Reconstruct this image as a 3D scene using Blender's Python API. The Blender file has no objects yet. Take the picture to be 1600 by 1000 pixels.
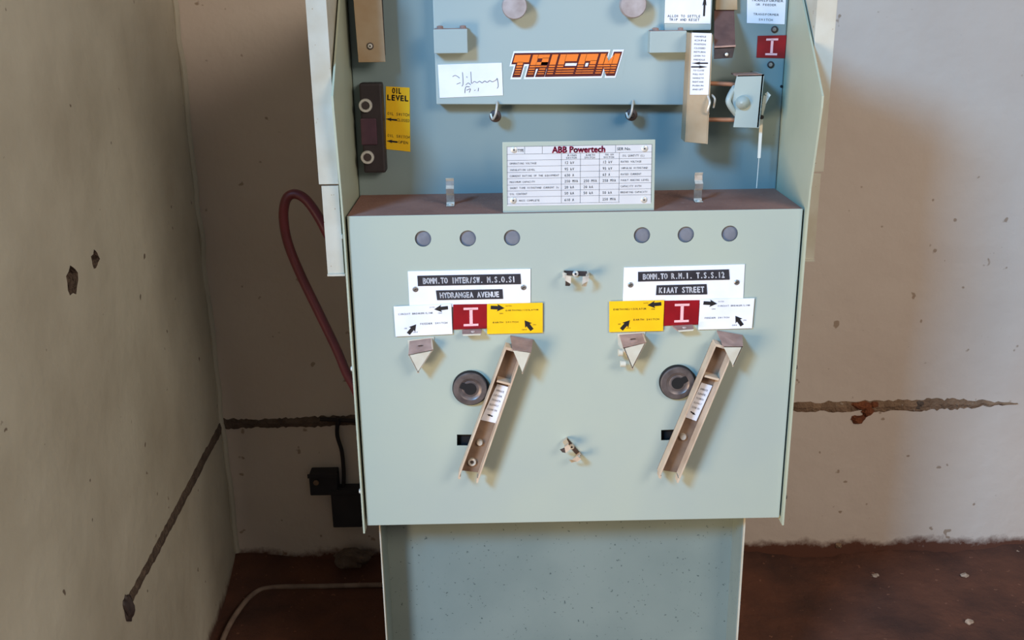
import bpy, bmesh, math, random
from mathutils import Vector, Matrix
random.seed(7)
sc = bpy.context.scene
COL = sc.collection

# ---------------------------------------------------------------- camera
F, PITCH, YAW, ROLL = 1577.6, 0.3164, 0.0099, -0.0144
CAM = Vector((-0.1362, -1.8058, 1.6690))
cy_, sy_, cp_, sp_ = math.cos(YAW), math.sin(YAW), math.cos(PITCH), math.sin(PITCH)
fw = Vector((sy_*cp_, cy_*cp_, -sp_)); rt0 = Vector((cy_, -sy_, 0)); up0 = rt0.cross(fw)
RT = rt0*math.cos(ROLL) + up0*math.sin(ROLL); UP = -rt0*math.sin(ROLL) + up0*math.cos(ROLL)
cd = bpy.data.cameras.new('camera'); cam = bpy.data.objects.new('camera', cd); COL.objects.link(cam)
m = Matrix.Identity(4)
for i in range(3):
    m[i][0] = RT[i]; m[i][1] = UP[i]; m[i][2] = -fw[i]; m[i][3] = CAM[i]
cam.matrix_world = m
cd.sensor_width = 36; cd.lens = F/1600*36; cd.clip_start = 0.05
sc.camera = cam

def U(px, py, y=None, x=None, z=None):
    """point where the sight line of a photo position meets the plane y=, x= or z="""
    v = fw*F + RT*(px-800) - UP*(py-500)
    if y is not None: t = (y-CAM.y)/v.y
    elif x is not None: t = (x-CAM.x)/v.x
    else: t = (z-CAM.z)/v.z
    return CAM + v*t

# ---------------------------------------------------------------- world, lights, exposure
w = bpy.data.worlds.new('world'); sc.world = w; w.use_nodes = True
bg = w.node_tree.nodes['Background']; bg.inputs[0].default_value = (0.92, 0.95, 1.0, 1); bg.inputs[1].default_value = 0.17
def area(name, loc, target, size, size_y, color, power):
    l = bpy.data.lights.new(name, 'AREA'); l.shape = 'RECTANGLE'; l.size = size; l.size_y = size_y
    l.color = color; l.energy = power
    o = bpy.data.objects.new(name, l); COL.objects.link(o); o.location = loc
    o.rotation_euler = (Vector(target)-Vector(loc)).to_track_quat('-Z', 'Y').to_euler()
    return o
area('daylight_high_opening', (-2.75, -4.0, 3.95), (0.1, 0.1, 1.1), 1.0, 0.8, (0.20, 0.53, 1.0), 345)
area('sunlit_doorway', (-1.75, -1.7, 0.75), (0.1, 0.1, 1.1), 0.9, 0.9, (1.0, 0.74, 0.48), 56)
area('warm_fill_right', (2.0, -3.0, 2.9), (0.1, 0.5, 1.0), 1.5, 1.2, (1.0, 0.88, 0.79), 72)  # added warm fill from upper right to brighten the walls, not a real opening
sc.view_settings.view_transform = 'Standard'; sc.view_settings.look = 'None'
sc.view_settings.gamma = 1; sc.view_settings.exposure = 0.0; sc.view_settings.use_curve_mapping = False

# ---------------------------------------------------------------- materials
def s2l(c): return tuple(((v/255+0.055)/1.055)**2.4 if v/255 > 0.04045 else v/255/12.92 for v in c)
def mat(name, rgb, rgb2=None, scale=6, rough=0.6, metal=0, bump=0, bscale=60, specks=None, sscale=90, sth=0.72, detail=6, lo=0.35, hi=0.7, z_stain=None):
    M = bpy.data.materials.new(name); M.use_nodes = True; nt = M.node_tree; N = nt.nodes; L = nt.links
    b = N['Principled BSDF']; b.inputs['Roughness'].default_value = rough; b.inputs['Metallic'].default_value = metal
    c1 = s2l(rgb)+(1,); b.inputs['Base Color'].default_value = c1
    M.diffuse_color = c1
    tc = N.new('ShaderNodeNewGeometry')
    pos = tc.outputs['Position']; cur = None
    if rgb2:
        n = N.new('ShaderNodeTexNoise'); n.inputs['Scale'].default_value = scale; n.inputs['Detail'].default_value = detail
        r = N.new('ShaderNodeValToRGB'); r.color_ramp.elements[0].position = lo; r.color_ramp.elements[1].position = hi
        r.color_ramp.elements[0].color = c1; r.color_ramp.elements[1].color = s2l(rgb2)+(1,)
        L.new(pos, n.inputs['Vector']); L.new(n.outputs[0], r.inputs[0]); cur = r.outputs[0]
    def mixin(fac, col):
        nonlocal cur
        mx = N.new('ShaderNodeMix'); mx.data_type = 'RGBA'
        L.new(fac, mx.inputs[0])
        if cur: L.new(cur, mx.inputs[6])
        else: mx.inputs[6].default_value = c1
        mx.inputs[7].default_value = s2l(col)+(1,); cur = mx.outputs[2]
    if specks:
        n = N.new('ShaderNodeTexNoise'); n.inputs['Scale'].default_value = sscale; n.inputs['Detail'].default_value = 2
        r = N.new('ShaderNodeValToRGB'); r.color_ramp.elements[0].position = sth; r.color_ramp.elements[1].position = sth+0.03
        L.new(pos, n.inputs['Vector']); L.new(n.outputs[0], r.inputs[0]); mixin(r.outputs[0], specks)
    if z_stain:                        # dirt splashed up from the ground, ragged upper edge
        col, z0, amp = z_stain
        sp = N.new('ShaderNodeSeparateXYZ'); L.new(pos, sp.inputs[0])
        n = N.new('ShaderNodeTexNoise'); n.inputs['Scale'].default_value = 11; n.inputs['Detail'].default_value = 12; n.inputs['Roughness'].default_value = 0.68
        L.new(pos, n.inputs['Vector'])
        a = N.new('ShaderNodeMath'); a.operation = 'MULTIPLY_ADD'; L.new(n.outputs[0], a.inputs[0]); a.inputs[1].default_value = -amp; L.new(sp.outputs[2], a.inputs[2])
        mr = N.new('ShaderNodeMapRange'); L.new(a.outputs[0], mr.inputs[0])
        mr.inputs[1].default_value = z0-amp*0.5-0.008; mr.inputs[2].default_value = z0-amp*0.5+0.02; mr.inputs[3].default_value = 1; mr.inputs[4].default_value = 0
        mixin(mr.outputs[0], col)
    if cur: L.new(cur, b.inputs['Base Color'])
    if bump:
        n = N.new('ShaderNodeTexNoise'); n.inputs['Scale'].default_value = bscale; n.inputs['Detail'].default_value = 5
        bp = N.new('ShaderNodeBump'); bp.inputs['Strength'].default_value = bump; bp.inputs['Distance'].default_value = 0.01
        L.new(pos, n.inputs['Vector']); L.new(n.outputs[0], bp.inputs['Height']); L.new(bp.outputs[0], b.inputs['Normal'])
    return M
M = dict(
 plaster=mat('plaster', (216,200,182), (206,188,170), 2.2, 0.9, bump=0.25, bscale=22, specks=(168,146,124), sscale=26, sth=0.72, z_stain=((96,56,38), 0.045, 0.11)),
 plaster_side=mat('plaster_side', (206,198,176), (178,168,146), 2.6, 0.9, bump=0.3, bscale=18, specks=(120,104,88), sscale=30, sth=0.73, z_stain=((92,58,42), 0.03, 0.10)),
 mortar=mat('mortar', (152,122,94), (118,92,70), 30, 0.95, bump=0.9, bscale=120, specks=(170,150,128), sscale=60, sth=0.66),
 mortar_dark=mat('mortar_dark', (112,94,78), (80,64,52), 30, 0.95, bump=0.9, bscale=120),
 red_mud=mat('red_mud', (142,80,44), (108,56,30), 60, 0.95, bump=1, bscale=150),
 earth=mat('earth', (104,62,42), (66,40,29), 5, 0.95, bump=0.7, bscale=26, specks=(128,84,62), sscale=60, sth=0.70),
 stone=mat('stone', (190,165,140), (150,120,95), 60, 0.9),
 panel=mat('panel_paint', (176,185,168), (170,180,168), 3, 0.42, specks=(174,184,168), sscale=9, sth=0.74, lo=0.4, hi=0.62),
 ped=mat('pedestal_paint', (132,144,136), (116,130,124), 4, 0.5, specks=(74,86,84), sscale=160, sth=0.70),
 tank=mat('tank_paint', (134,150,146), (126,145,144), 4, 0.45, specks=(108,126,126), sscale=45, sth=0.76),
 door=mat('door_paint', (166,180,174), (160,176,172), 3, 0.45),
 cream=mat('cream_paint', (204,200,182), (190,180,156), 14, 0.5, specks=(160,134,100), sscale=130, sth=0.71),
 tan=mat('tan_metal', (180,160,130), (168,140,104), 18, 0.5),
 dust=mat('dust', (152,110,94), (132,92,78), 12, 0.98, bump=0.3, bscale=200, specks=(150,112,98), sscale=60, sth=0.68),
 dustpink=mat('dusty_metal', (178,144,128), (150,118,104), 40, 0.9),
 beige=mat('lever_paint', (206,186,160), (184,158,132), 24, 0.5),
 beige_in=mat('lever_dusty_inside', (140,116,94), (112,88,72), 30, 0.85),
 hook=mat('hook_paint', (206,204,186), (194,186,164), 30, 0.5),
 white=mat('white_card', (244,244,246), (232,234,240), 20, 0.5),
 yellow=mat('yellow_card', (250,200,10), (246,190,8), 20, 0.5),
 red=mat('indicator_red', (150,18,28), (128,14,24), 30, 0.35),
 pinkwhite=mat('indicator_letter', (245,190,190), None, rough=0.5),
 ink=mat('ink', (22,18,20), None, rough=0.6),
 ink2=mat('faded_ink', (66,62,66), None, rough=0.6),
 inner=mat('side_paint', (182,186,160), (172,178,154), 8, 0.5),
 plate_grey=mat('printed_plate', (214,214,212), (206,206,206), 20, 0.5),
 black=mat('black', (12,11,12), None, rough=0.8),
 strip=mat('embossed_tape', (58,56,60), (48,46,50), 60, 0.35),
 crimson=mat('crimson_print', (160,30,70), None, rough=0.5),
 orange=mat('orange_print', (246,128,40), None, rough=0.45),
 maroon=mat('maroon_print', (84,18,16), None, rough=0.45),
 lens=mat('grey_lens', (128,130,136), (112,114,122), 60, 0.3),
 socket=mat('socket_metal', (116,106,102), (84,76,74), 50, 0.4, metal=0.4),
 steel=mat('steel', (180,176,168), (140,130,120), 60, 0.35, metal=0.7),
 bright=mat('bright_metal', (226,222,210), (190,184,170), 60, 0.4, metal=0.3),
 darkmetal=mat('dark_metal', (70,58,54), (50,40,38), 60, 0.6),
 rubber=mat('dark_rubber', (52,42,42), (42,34,34), 30, 0.6),
 glass=mat('oily_glass', (96,62,74), (72,52,58), 20, 0.12),
 copper=mat('dull_copper', (176,124,92), (140,100,78), 60, 0.55, metal=0.2),
 cable_red=mat('red_sheath', (96,24,26), (80,20,22), 20, 0.45),
 cable_black=mat('black_sheath', (34,30,30), (44,36,34), 20, 0.8),
 box_dark=mat('dark_box', (48,44,46), (36,34,38), 12, 0.8),
 pipe=mat('dirty_pipe', (150,128,110), (110,88,74), 20, 0.85),
 tie=mat('white_plastic', (236,234,220), None, rough=0.4),
 knob=mat('dusty_knob', (186,176,172), (160,146,140), 50, 0.5, metal=0.2),
 brownlever=mat('brown_dusty_lever', (120,86,76), (100,70,62), 40, 0.85),
)

# ---------------------------------------------------------------- mesh builder
WORLD = {}
class MB:
    def __init__(s): s.bm = bmesh.new(); s.mats = []
    def mi(s, mt):
        if mt not in s.mats: s.mats.append(mt)
        return s.mats.index(mt)
    def faces(s, vs, fs, mt):
        k = s.mi(mt); bv = [s.bm.verts.new(v) for v in vs]
        for f in fs:
            try: fc = s.bm.faces.new([bv[i] for i in f]); fc.material_index = k
            except ValueError: pass
        return bv
    def box(s, lo, hi, mt, bev=0):
        x0,y0,z0 = lo; x1,y1,z1 = hi
        vs = [(x0,y0,z0),(x1,y0,z0),(x1,y1,z0),(x0,y1,z0),(x0,y0,z1),(x1,y0,z1),(x1,y1,z1),(x0,y1,z1)]
        bv = s.faces(vs, [(0,3,2,1),(4,5,6,7),(0,1,5,4),(1,2,6,5),(2,3,7,6),(3,0,4,7)], mt)
        if bev:
            es = list({e for v in bv for e in v.link_edges})
            bmesh.ops.bevel(s.bm, geom=es, offset=bev, segments=2, affect='EDGES', profile=0.6, material=s.mi(mt))
    def prism(s, pts, off, mt, bev=0):      # polygon (3D points) extruded by vector off
        n = len(pts); pts = [Vector(p) for p in pts]; off = Vector(off)
        nn = Vector()
        for i in range(n): nn += (pts[i]-pts[0]).cross(pts[(i+1) % n]-pts[0])
        if nn.dot(off) > 0: pts = pts[::-1]
        bv = s.faces(pts+[p+off for p in pts], [tuple(range(n)), tuple(range(2*n-1, n-1, -1))]+[(i, i+n, (i+1) % n+n, (i+1) % n) for i in range(n)], mt)
        if bev:
            es = list({e for v in bv for e in v.link_edges})
            bmesh.ops.bevel(s.bm, geom=es, offset=bev, segments=2, affect='EDGES', profile=0.6, material=s.mi(mt))
    def lathe(s, c, ax, prof, mt, n=28):    # prof: [(radius, distance along axis)]
        c = Vector(c); ax = Vector(ax).normalized(); a = ax.orthogonal().normalized(); b = ax.cross(a)
        vs = []; fs = []
        for r, h in prof:
            for i in range(n):
                t = 2*math.pi*i/n; vs.append(c+ax*h+(a*math.cos(t)+b*math.sin(t))*r)
        for j in range(len(prof)-1):
            for i in range(n):
                k = (i+1) % n; fs.append((j*n+i, j*n+k, (j+1)*n+k, (j+1)*n+i))
        fs.append(tuple(range(n))[::-1]); fs.append(tuple(range((len(prof)-1)*n, len(prof)*n)))
        s.faces(vs, fs, mt)
    def tube(s, pts, r, mt, n=10, smooth=True):
        pts = [Vector(p) for p in pts]
        if smooth and len(pts) > 2:
            q = []
            P = [pts[0]]+pts+[pts[-1]]
            for i in range(1, len(P)-2):
                for k in range(8):
                    t = k/8; p0,p1,p2,p3 = P[i-1:i+3]
                    q.append(0.5*((2*p1)+(p2-p0)*t+(2*p0-5*p1+4*p2-p3)*t*t+(3*p1-p0-3*p2+p3)*t**3))
            pts = q+[pts[-1]]
        vs = []; fs = []; u = None
        for i, p in enumerate(pts):
            d = (pts[min(i+1, len(pts)-1)]-pts[max(i-1, 0)]).normalized()
            u = d.orthogonal().normalized() if u is None else (u-d*u.dot(d)).normalized()
            v = d.cross(u)
            for k in range(n):
                t = 2*math.pi*k/n; vs.append(p+(u*math.cos(t)+v*math.sin(t))*r)
        for j in range(len(pts)-1):
            for i in range(n):
                k = (i+1) % n; fs.append((j*n+i, j*n+k, (j+1)*n+k, (j+1)*n+i))
        fs.append(tuple(range(n))[::-1]); fs.append(tuple(range((len(pts)-1)*n, len(pts)*n)))
        s.faces(vs, fs, mt)
    def build(s, name, parent=None, origin=None, smooth=False, label=None):
        bm = s.bm
        bmesh.ops.recalc_face_normals(bm, faces=[f for f in bm.faces if len(f.verts) > 0])
        xs = [v.co for v in bm.verts]
        if origin is None:
            origin = Vector([(min(c[i] for c in xs)+max(c[i] for c in xs))/2 for i in range(3)])
            if parent is None: origin.z = min(c.z for c in xs)
        origin = Vector(origin)
        for v in bm.verts: v.co -= origin
        me = bpy.data.meshes.new(name); bm.to_mesh(me); bm.free()
        for mt in s.mats: me.materials.append(M[mt])
        o = bpy.data.objects.new(name, me); COL.objects.link(o)
        if smooth:
            for p in me.polygons: p.use_smooth = True
            try: me.set_sharp_from_angle(angle=math.radians(38))
            except Exception: pass
        WORLD[o.name] = origin
        if parent:
            o.parent = parent; o.location = origin-WORLD[parent.name]
        else: o.location = origin
        if label: o['label'] = label
        return o
def empty(name, loc):
    o = bpy.data.objects.new(name, None); COL.objects.link(o); o.location = loc; o.empty_display_size = 0.1
    WORLD[o.name] = Vector(loc); return o
def tag(o, label, cat, group=None, kind=None):
    o['label'] = label; o['category'] = cat
    if group: o['group'] = group
    if kind: o['kind'] = kind
    return o
def struct(o, label=None):
    o['kind'] = 'structure'
    if label: o['label'] = label
    return o
def cut(o, cutters):
    """cut real openings through o with the bmesh prisms in cutters"""
    cu = cutters.build('cutter')
    bpy.context.view_layer.update()
    md = o.modifiers.new('b', 'BOOLEAN'); md.object = cu; md.operation = 'DIFFERENCE'; md.solver = 'EXACT'
    try: md.material_mode = 'TRANSFER'
    except Exception: pass
    dg = bpy.context.evaluated_depsgraph_get()
    me = bpy.data.meshes.new_from_object(o.evaluated_get(dg)); o.modifiers.clear()
    old = o.data; o.data = me; bpy.data.meshes.remove(old)
    cm = cu.data; bpy.data.objects.remove(cu); bpy.data.meshes.remove(cm)

_tc = {}
def text_geo(s):
    if s not in _tc:
        c = bpy.data.curves.new('t', 'FONT'); c.body = s; c.resolution_u = 2
        o = bpy.data.objects.new('t', c); COL.objects.link(o)
        bpy.context.view_layer.update()
        me = bpy.data.meshes.new_from_object(o.evaluated_get(bpy.context.evaluated_depsgraph_get()))
        vs = [v.co.copy() for v in me.vertices]; fs = [tuple(p.vertices) for p in me.polygons]
        bpy.data.objects.remove(o); bpy.data.curves.remove(c); bpy.data.meshes.remove(me)
        x0 = min(v.x for v in vs); x1 = max(v.x for v in vs)
        y0 = min(v.y for v in vs); y1 = max(v.y for v in vs)
        _tc[s] = ([((v.x-x0)/(x1-x0), (v.y-y0)/(y1-y0)) for v in vs], fs)
    return _tc[s]

_gc = {}
def glyph(ch):
    if ch not in _gc:
        c = bpy.data.curves.new('t', 'FONT'); c.body = ch; c.resolution_u = 2
        o = bpy.data.objects.new('t', c); COL.objects.link(o)
        bpy.context.view_layer.update()
        me = bpy.data.meshes.new_from_object(o.evaluated_get(bpy.context.evaluated_depsgraph_get()))
        vs = [v.co.copy() for v in me.vertices]; fs = [tuple(p.vertices) for p in me.polygons]
        bpy.data.objects.remove(o); bpy.data.curves.remove(c); bpy.data.meshes.remove(me)
        x0 = min(v.x for v in vs); x1 = max(v.x for v in vs)
        _gc[ch] = ([(v.x-(x0+x1)/2, v.y/0.70) for v in vs], fs, x1-x0)
    return _gc[ch]

class Card:
    """thin flat plate whose corners (TL, TR, BR, BL) are given; (u,v) run 0..1 from bottom left"""
    def __init__(s, q, y, th, mt, mb=None, bev=0):
        s.mb = mb or MB(); s.q = [U(px, py, y=y) for px, py in q]; s.y = y
        s.mb.prism(s.q, (0, th, 0), mt, bev)
        s.TL, s.TR, s.BR, s.BL = s.q
    def P(s, u, v, out=0.0006):
        p = (s.BL*(1-u)+s.BR*u)*(1-v)+(s.TL*(1-u)+s.TR*u)*v
        return p+Vector((0, -out, 0))
    def text(s, t, u0, v0, u1, v1, mt='ink', out=0.0006, bold=0.0):
        vs, fs = text_geo(t)
        s.mb.faces([s.P(u0+(u1-u0)*a, v0+(v1-v0)*b, out) for a, b in vs], fs, mt)
        if bold:
            for dx, dz in ((bold,0),(0,bold),(-bold,0),(0,-bold)):
                s.mb.faces([s.P(u0+(u1-u0)*a, v0+(v1-v0)*b, out+0.00003)+Vector((dx,0,dz)) for a, b in vs], fs, mt)
    def mono(s, t, u0, v0, u1, v1, mt='ink', out=0.0006, bold=0.0):
        n = len(t); cw = (u1-u0)/n
        for i, ch in enumerate(t):
            if ch == ' ': continue
            vs, fs, w_ = glyph(ch); k = cw*0.84/max(w_, 0.50)
            for dx, dz in ((0,0),)+(((bold,0),(-bold,0),(0,bold),(0,-bold)) if bold else ()):
                s.mb.faces([s.P(u0+cw*(i+.5)+a*k, v0+(v1-v0)*b, out+(0.00003 if dx or dz else 0))+Vector((dx,0,dz)) for a, b in vs], fs, mt)
    def rect(s, u0, v0, u1, v1, mt='ink', out=0.0005):
        s.mb.faces([s.P(u0,v0,out), s.P(u1,v0,out), s.P(u1,v1,out), s.P(u0,v1,out)], [(0,1,2,3)], mt)
    def poly(s, pts, mt='ink', out=0.0006):
        s.mb.faces([s.P(u,v,out) for u,v in pts], [tuple(range(len(pts)))], mt)
    def arrow(s, u, v, ang, L, W=None, mt='ink', out=0.0006):
        c = s.P(u, v, out); ex = (s.BR-s.BL).normalized(); ez = (s.TL-s.BL).normalized(); ca, sa = math.cos(ang), math.sin(ang)
        W = W or L*0.3
        pts = [(-L/2,-W*.40),(L*.02,-W*.40),(-L*.04,-W*.85),(L/2,0),(-L*.04,W*.85),(L*.02,W*.40),(-L/2,W*.40)]
        s.mb.faces([c+ex*(x*ca-y*sa)+ez*(x*sa+y*ca) for x, y in pts], [tuple(range(7))], mt)

# ================================================================ the room
YW = 0.90
def wall_l(y):  # the side wall converges slightly towards the front
    return -0.9597 + (0.9-y)*0.060
mb = MB(); mb.box((-1.6, YW, -0.1), (4.2, YW+0.15, 3.0), 'plaster'); struct(mb.build('wall_back'))
mb = MB()
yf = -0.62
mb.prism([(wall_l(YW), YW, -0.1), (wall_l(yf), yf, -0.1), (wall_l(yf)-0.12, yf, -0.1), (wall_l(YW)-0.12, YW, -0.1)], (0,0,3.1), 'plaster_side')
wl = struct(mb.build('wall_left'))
mb = MB(); mb.box((-4, -6, -0.1), (4.2, YW, 0.0), 'earth'); fl = mb.build('floor'); struct(fl)
def onL(px, py, d=0.0):     # point on the left wall, d proud of it
    v = fw*F + RT*(px-800) - UP*(py-500)
    n = Vector((1, 0.060, 0)).normalized(); p0 = Vector((wall_l(0), 0, 0)) + n*d
    t = (p0-CAM).dot(n)/v.dot(n); return CAM+v*t
NL = Vector((1, 0.060, 0)).normalized()
# chipped holes in the left wall
cu = MB()
for cx, cyy, rx, ry in ((131,437,10,26), (166,404,6,14)):
    pts = []
    for i in range(13):
        a = 2*math.pi*i/13; k = random.uniform(0.75, 1.2)
        pts.append(onL(cx+rx*k*math.cos(a), cyy+ry*k*math.sin(a), 0.02))
    cu.prism(pts, NL*-0.05, 'mortar_dark')
cut(wl, cu)
# ragged bare-mortar chases
def chase(name, top, bot, thick, mt, conv, nrm, steps=60, jag=1.6, nub=True):
    """strip between two pixel polylines, ragged edges"""
    def samp(pl, t):
        L = len(pl)-1; k = min(int(t*L), L-1); f = t*L-k
        return (pl[k][0]*(1-f)+pl[k+1][0]*f, pl[k][1]*(1-f)+pl[k+1][1]*f)
    mb = MB(); a = []; b = []; cc = []
    for i in range(steps+1):
        t = i/steps; p = samp(top, t); q = samp(bot, t)
        j = jag*min(1, (abs(p[1]-q[1])+abs(p[0]-q[0]))/8)
        p = (p[0], p[1]+random.uniform(-j, j)); q = (q[0], q[1]+random.uniform(-j, j))
        a.append(conv(*p)); b.append(conv(*q))
        m_ = ((p[0]+q[0])/2, (p[1]+q[1])/2); cc.append(conv(*m_)+nrm*thick*random.uniform(0.6, 1.2))
    vs = a+cc+b; n = steps+1; fs = []
    for i in range(steps):
        fs += [(i, i+1, n+i+1, n+i), (n+i, n+i+1, 2*n+i+1, 2*n+i)]
    back = [v-nrm*0.004 for v in a]+[v-nrm*0.004 for v in b]
    vs += back
    for i in range(steps):
        fs += [(3*n+i, 3*n+i+1, i+1, i), (2*n+i, 2*n+i+1, 4*n+i+1, 4*n+i), (3*n+i, 4*n+i, 4*n+i+1, 3*n+i+1)]
    mb.faces(vs, fs, mt)
    return struct(mb.build(name))
cb = lambda px, py: U(px, py, y=YW-0.001)
NB = Vector((0,-1,0))
chase('trim_1', [(1225,630),(1330,627),(1440,624),(1500,624),(1590,630)], [(1225,643),(1330,643),(1440,642),(1500,638),(1590,631)], 0.005, 'mortar', cb, NB, jag=2.2)
chase('trim_2', [(342,654),(400,656),(450,653),(520,650),(580,648)], [(342,670),(400,668),(450,668),(520,666),(580,664)], 0.005, 'mortar_dark', cb, NB)
chase('trim_3', [(347,655),(326,694),(304,735),(282,777),(260,819),(238,862),(216,904),(198,936)], [(350,670),(332,703),(311,743),(289,786),(267,828),(245,871),(222,912),(205,945)], 0.004, 'mortar_dark', lambda a, b: onL(a, b, 0.001), NL)
# ragged plaster bead down the corner
mb = MB(); pts = []
for i in range(24):
    z = 0.06+i*0.075
    pts.append((wall_l(YW)+0.004+random.uniform(-0.004, 0.004), YW-0.003, z))
mb.tube(pts, 0.009, 'plaster_side', 8); struct(mb.build('trim_4', smooth=True))
# mud nest and stains
def blob(name, c, r, nrm, mt, flat=0.35, seed=1, **kw):
    rnd = random.Random(seed)
    bm = MB(); tmp = bmesh.new(); bmesh.ops.create_icosphere(tmp, subdivisions=3, radius=1)
    ph = [rnd.uniform(0, 6) for _ in range(6)]
    a = Vector(nrm).normalized(); vs = []
    for v in tmp.verts:
        d = v.co.copy(); k = 1+0.22*math.sin(3*d.x+ph[0])*math.sin(4*d.z+ph[1])+0.12*math.sin(7*d.y+ph[2])+0.1*math.sin(9*d.x+5*d.z+ph[3])
        p = Vector((d.x*r[0], d.y*r[1], d.z*r[2]))*k
        vs.append(Vector(c)+p)
    fs = [tuple(v.index for v in f.verts) for f in tmp.faces]; tmp.free()
    bm.faces(vs, fs, mt); return bm.build(name, smooth=True)
mb = MB()
for (px, py, rx, ry) in ((1348,634,.036,.014), (1356,643,.018,.017), (1341,655,.022,.014), (1366,632,.014,.009)):
    c = U(px, py, y=YW-0.002); pts = []
    for i in range(18):
        a = 2*math.pi*i/18; k = random.uniform(0.8, 1.15); pts.append(c+Vector((rx*k*math.cos(a), 0, ry*k*math.sin(a))))
    vs = [p for p in pts]+[c+(p-c)*0.6+Vector((0,-0.010,0)) for p in pts]+[c+Vector((0,-0.013,0))]
    n = 18; mb.faces(vs, [(i,(i+1)%n,n+(i+1)%n,n+i) for i in range(n)]+[(n+i,n+(i+1)%n,2*n) for i in range(n)]+[tuple(range(n))], 'red_mud')
tag(mb.build('mud_nest'), 'rust-brown dried mud nest stuck over the bare mortar line right of the cabinet', 'mud nest')
o = blob('mortar_plug', U(1437,632,y=YW-0.001), (.011,.006,.014), NB, 'mortar_dark', seed=5); tag(o, 'round grey mortar plug in the wall crack, right of the mud nest', 'mortar plug')
o = blob('mortar_plug', U(1310,852,y=YW-0.001), (.010,.006,.010), NB, 'mortar', seed=6); tag(o, 'small round mortar plug low on the wall just above the dirt', 'mortar plug')
o = blob('mortar_plug', onL(199,949,0.002), (.012,.016,.026), NL, 'darkmetal', seed=8); tag(o, 'dark plug at the lower end of the mortar line on the left wall', 'mortar plug')

# dirt banked up against the wall
mb = MB(); nx, ny = 150, 7; rnd = random.Random(3); vs = []; fs = []
for i in range(nx+1):
    x = wall_l(YW)-0.02+(3.9)*i/nx
    amp = 0.020+0.012*math.sin(x*5.1)+0.010*math.sin(x*13+1)+rnd.uniform(-.004,.004)
    if x < -0.5: amp += 0.012
    for j in range(ny+1):
        t = j/ny; vs.append((x, YW+0.004-0.26*t*(1+0.25*math.sin(x*3.3)), max(0.0005, amp*(1-t)**1.6+rnd.uniform(-.003,.003)*(1-t))+(-0.004 if j == ny else 0)))
for i in range(nx):
    for j in range(ny): a = i*(ny+1)+j; fs.append((a, a+1, a+ny+2, a+ny+1))
mb.faces(vs, fs, 'earth'); o = mb.build('dirt_bank', smooth=True)
tag(o, 'loose red-brown earth banked along the foot of the back wall', 'dirt', kind='stuff')

# stones on the earth floor
stones = [(1368,897,.009,'small brownish stone on the dirt nearest the cabinet'), (1508,896,.008,'pale pebble in the dirt below the far right of the wall'),
          (1515,968,.008,'pale pebble on the floor near the bottom right corner'), (1588,866,.006,'tiny white pebble against the wall at the right edge')]
for k, (px, py, r, lab) in enumerate(stones):
    p = U(px, py, z=0.012); p.y = min(p.y, YW-0.012); p.z = 0.02 if p.y > 0.8 else 0.005
    o = blob('pebble', p, (r*1.3, r, r*.8), (0,0,1), 'stone', seed=20+k); tag(o, lab, 'stone', 'pebbles on the earth floor')

# pale pipe on the floor, left
mb = MB(); pp = [(640,914),(592,914),(500,916),(425,918),(396,928),(372,955),(352,990),(335,1040),(320,1090)]
mb.tube([U(a, b, z=0.012) for a, b in pp], 0.0075, 'pipe', 10)
tag(mb.build('floor_pipe', smooth=True), 'thin pale dirty pipe curving over the dark floor left of the pedestal', 'pipe')
# black cable and boxes on the back wall
mb = MB(); mb.tube([U(a, b, y=YW-0.02) for a, b in [(528,654),(527,680),(534,705),(537,735),(537,752),(536,764)]], 0.006, 'cable_black', 8)
mb.tube([U(a, b, y=YW-0.012) for a, b in [(500,655),(528,656),(560,658)]], 0.006, 'cable_black', 8)
tag(mb.build('black_cable', smooth=True), 'black cable hanging down the back wall behind the cabinet to the dark boxes', 'cable')
def wallbox(px0, py0, px1, py1, d, lab):
    mb = MB(); a = U(px0, py0, y=YW-d); b = U(px1, py1, y=YW-d)
    mb.box((a.x, YW-d, b.z), (b.x, YW, a.z), 'box_dark', 0.004)
    mb.box((a.x-0.003, YW-d-0.004, a.z-0.010), (b.x+0.003, YW-d+0.002, a.z+0.002), 'box_dark', 0.001)
    t = tag(mb.build('junction_box'), lab, 'junction box')
    k = MB(); c = U(px0+12, py0+12, y=YW-d-0.004)
    if px0 < 500: k.lathe(c, (0,-1,0), [(.008,0),(.008,.003),(.004,.004)], 'mortar'); k.build('cap', t)
wallbox(482,742,528,774,0.05, 'upper of the two dark boxes on the wall left of the cabinet')
wallbox(516,768,566,824,0.05, 'lower dark box half hidden behind the cabinet edge')
o = blob('concrete_lump', U(552,872,y=YW-0.05), (.055,.03,.026), (0,0,1), 'mortar_dark', seed=11)
tag(o, 'broken lump of mortar on the floor under the lower dark box', 'rubble')

# ================================================================ the switchgear cabinet
W = 0.42; ZT = 1.2812; ZB = 0.6481; YB = 0.20
cab = empty('switchgear_cabinet', (0, 0.3, 0))
tag(cab, 'pale green and blue electrical switchgear cabinet standing on a narrow pedestal before the wall', 'switchgear')
C = cab
# tank behind
mb = MB(); mb.box((-0.4185, YB, 0.70), (0.4185, 0.62, 1.70), 'tank', 0.003); mb.build('tank', C)
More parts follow.
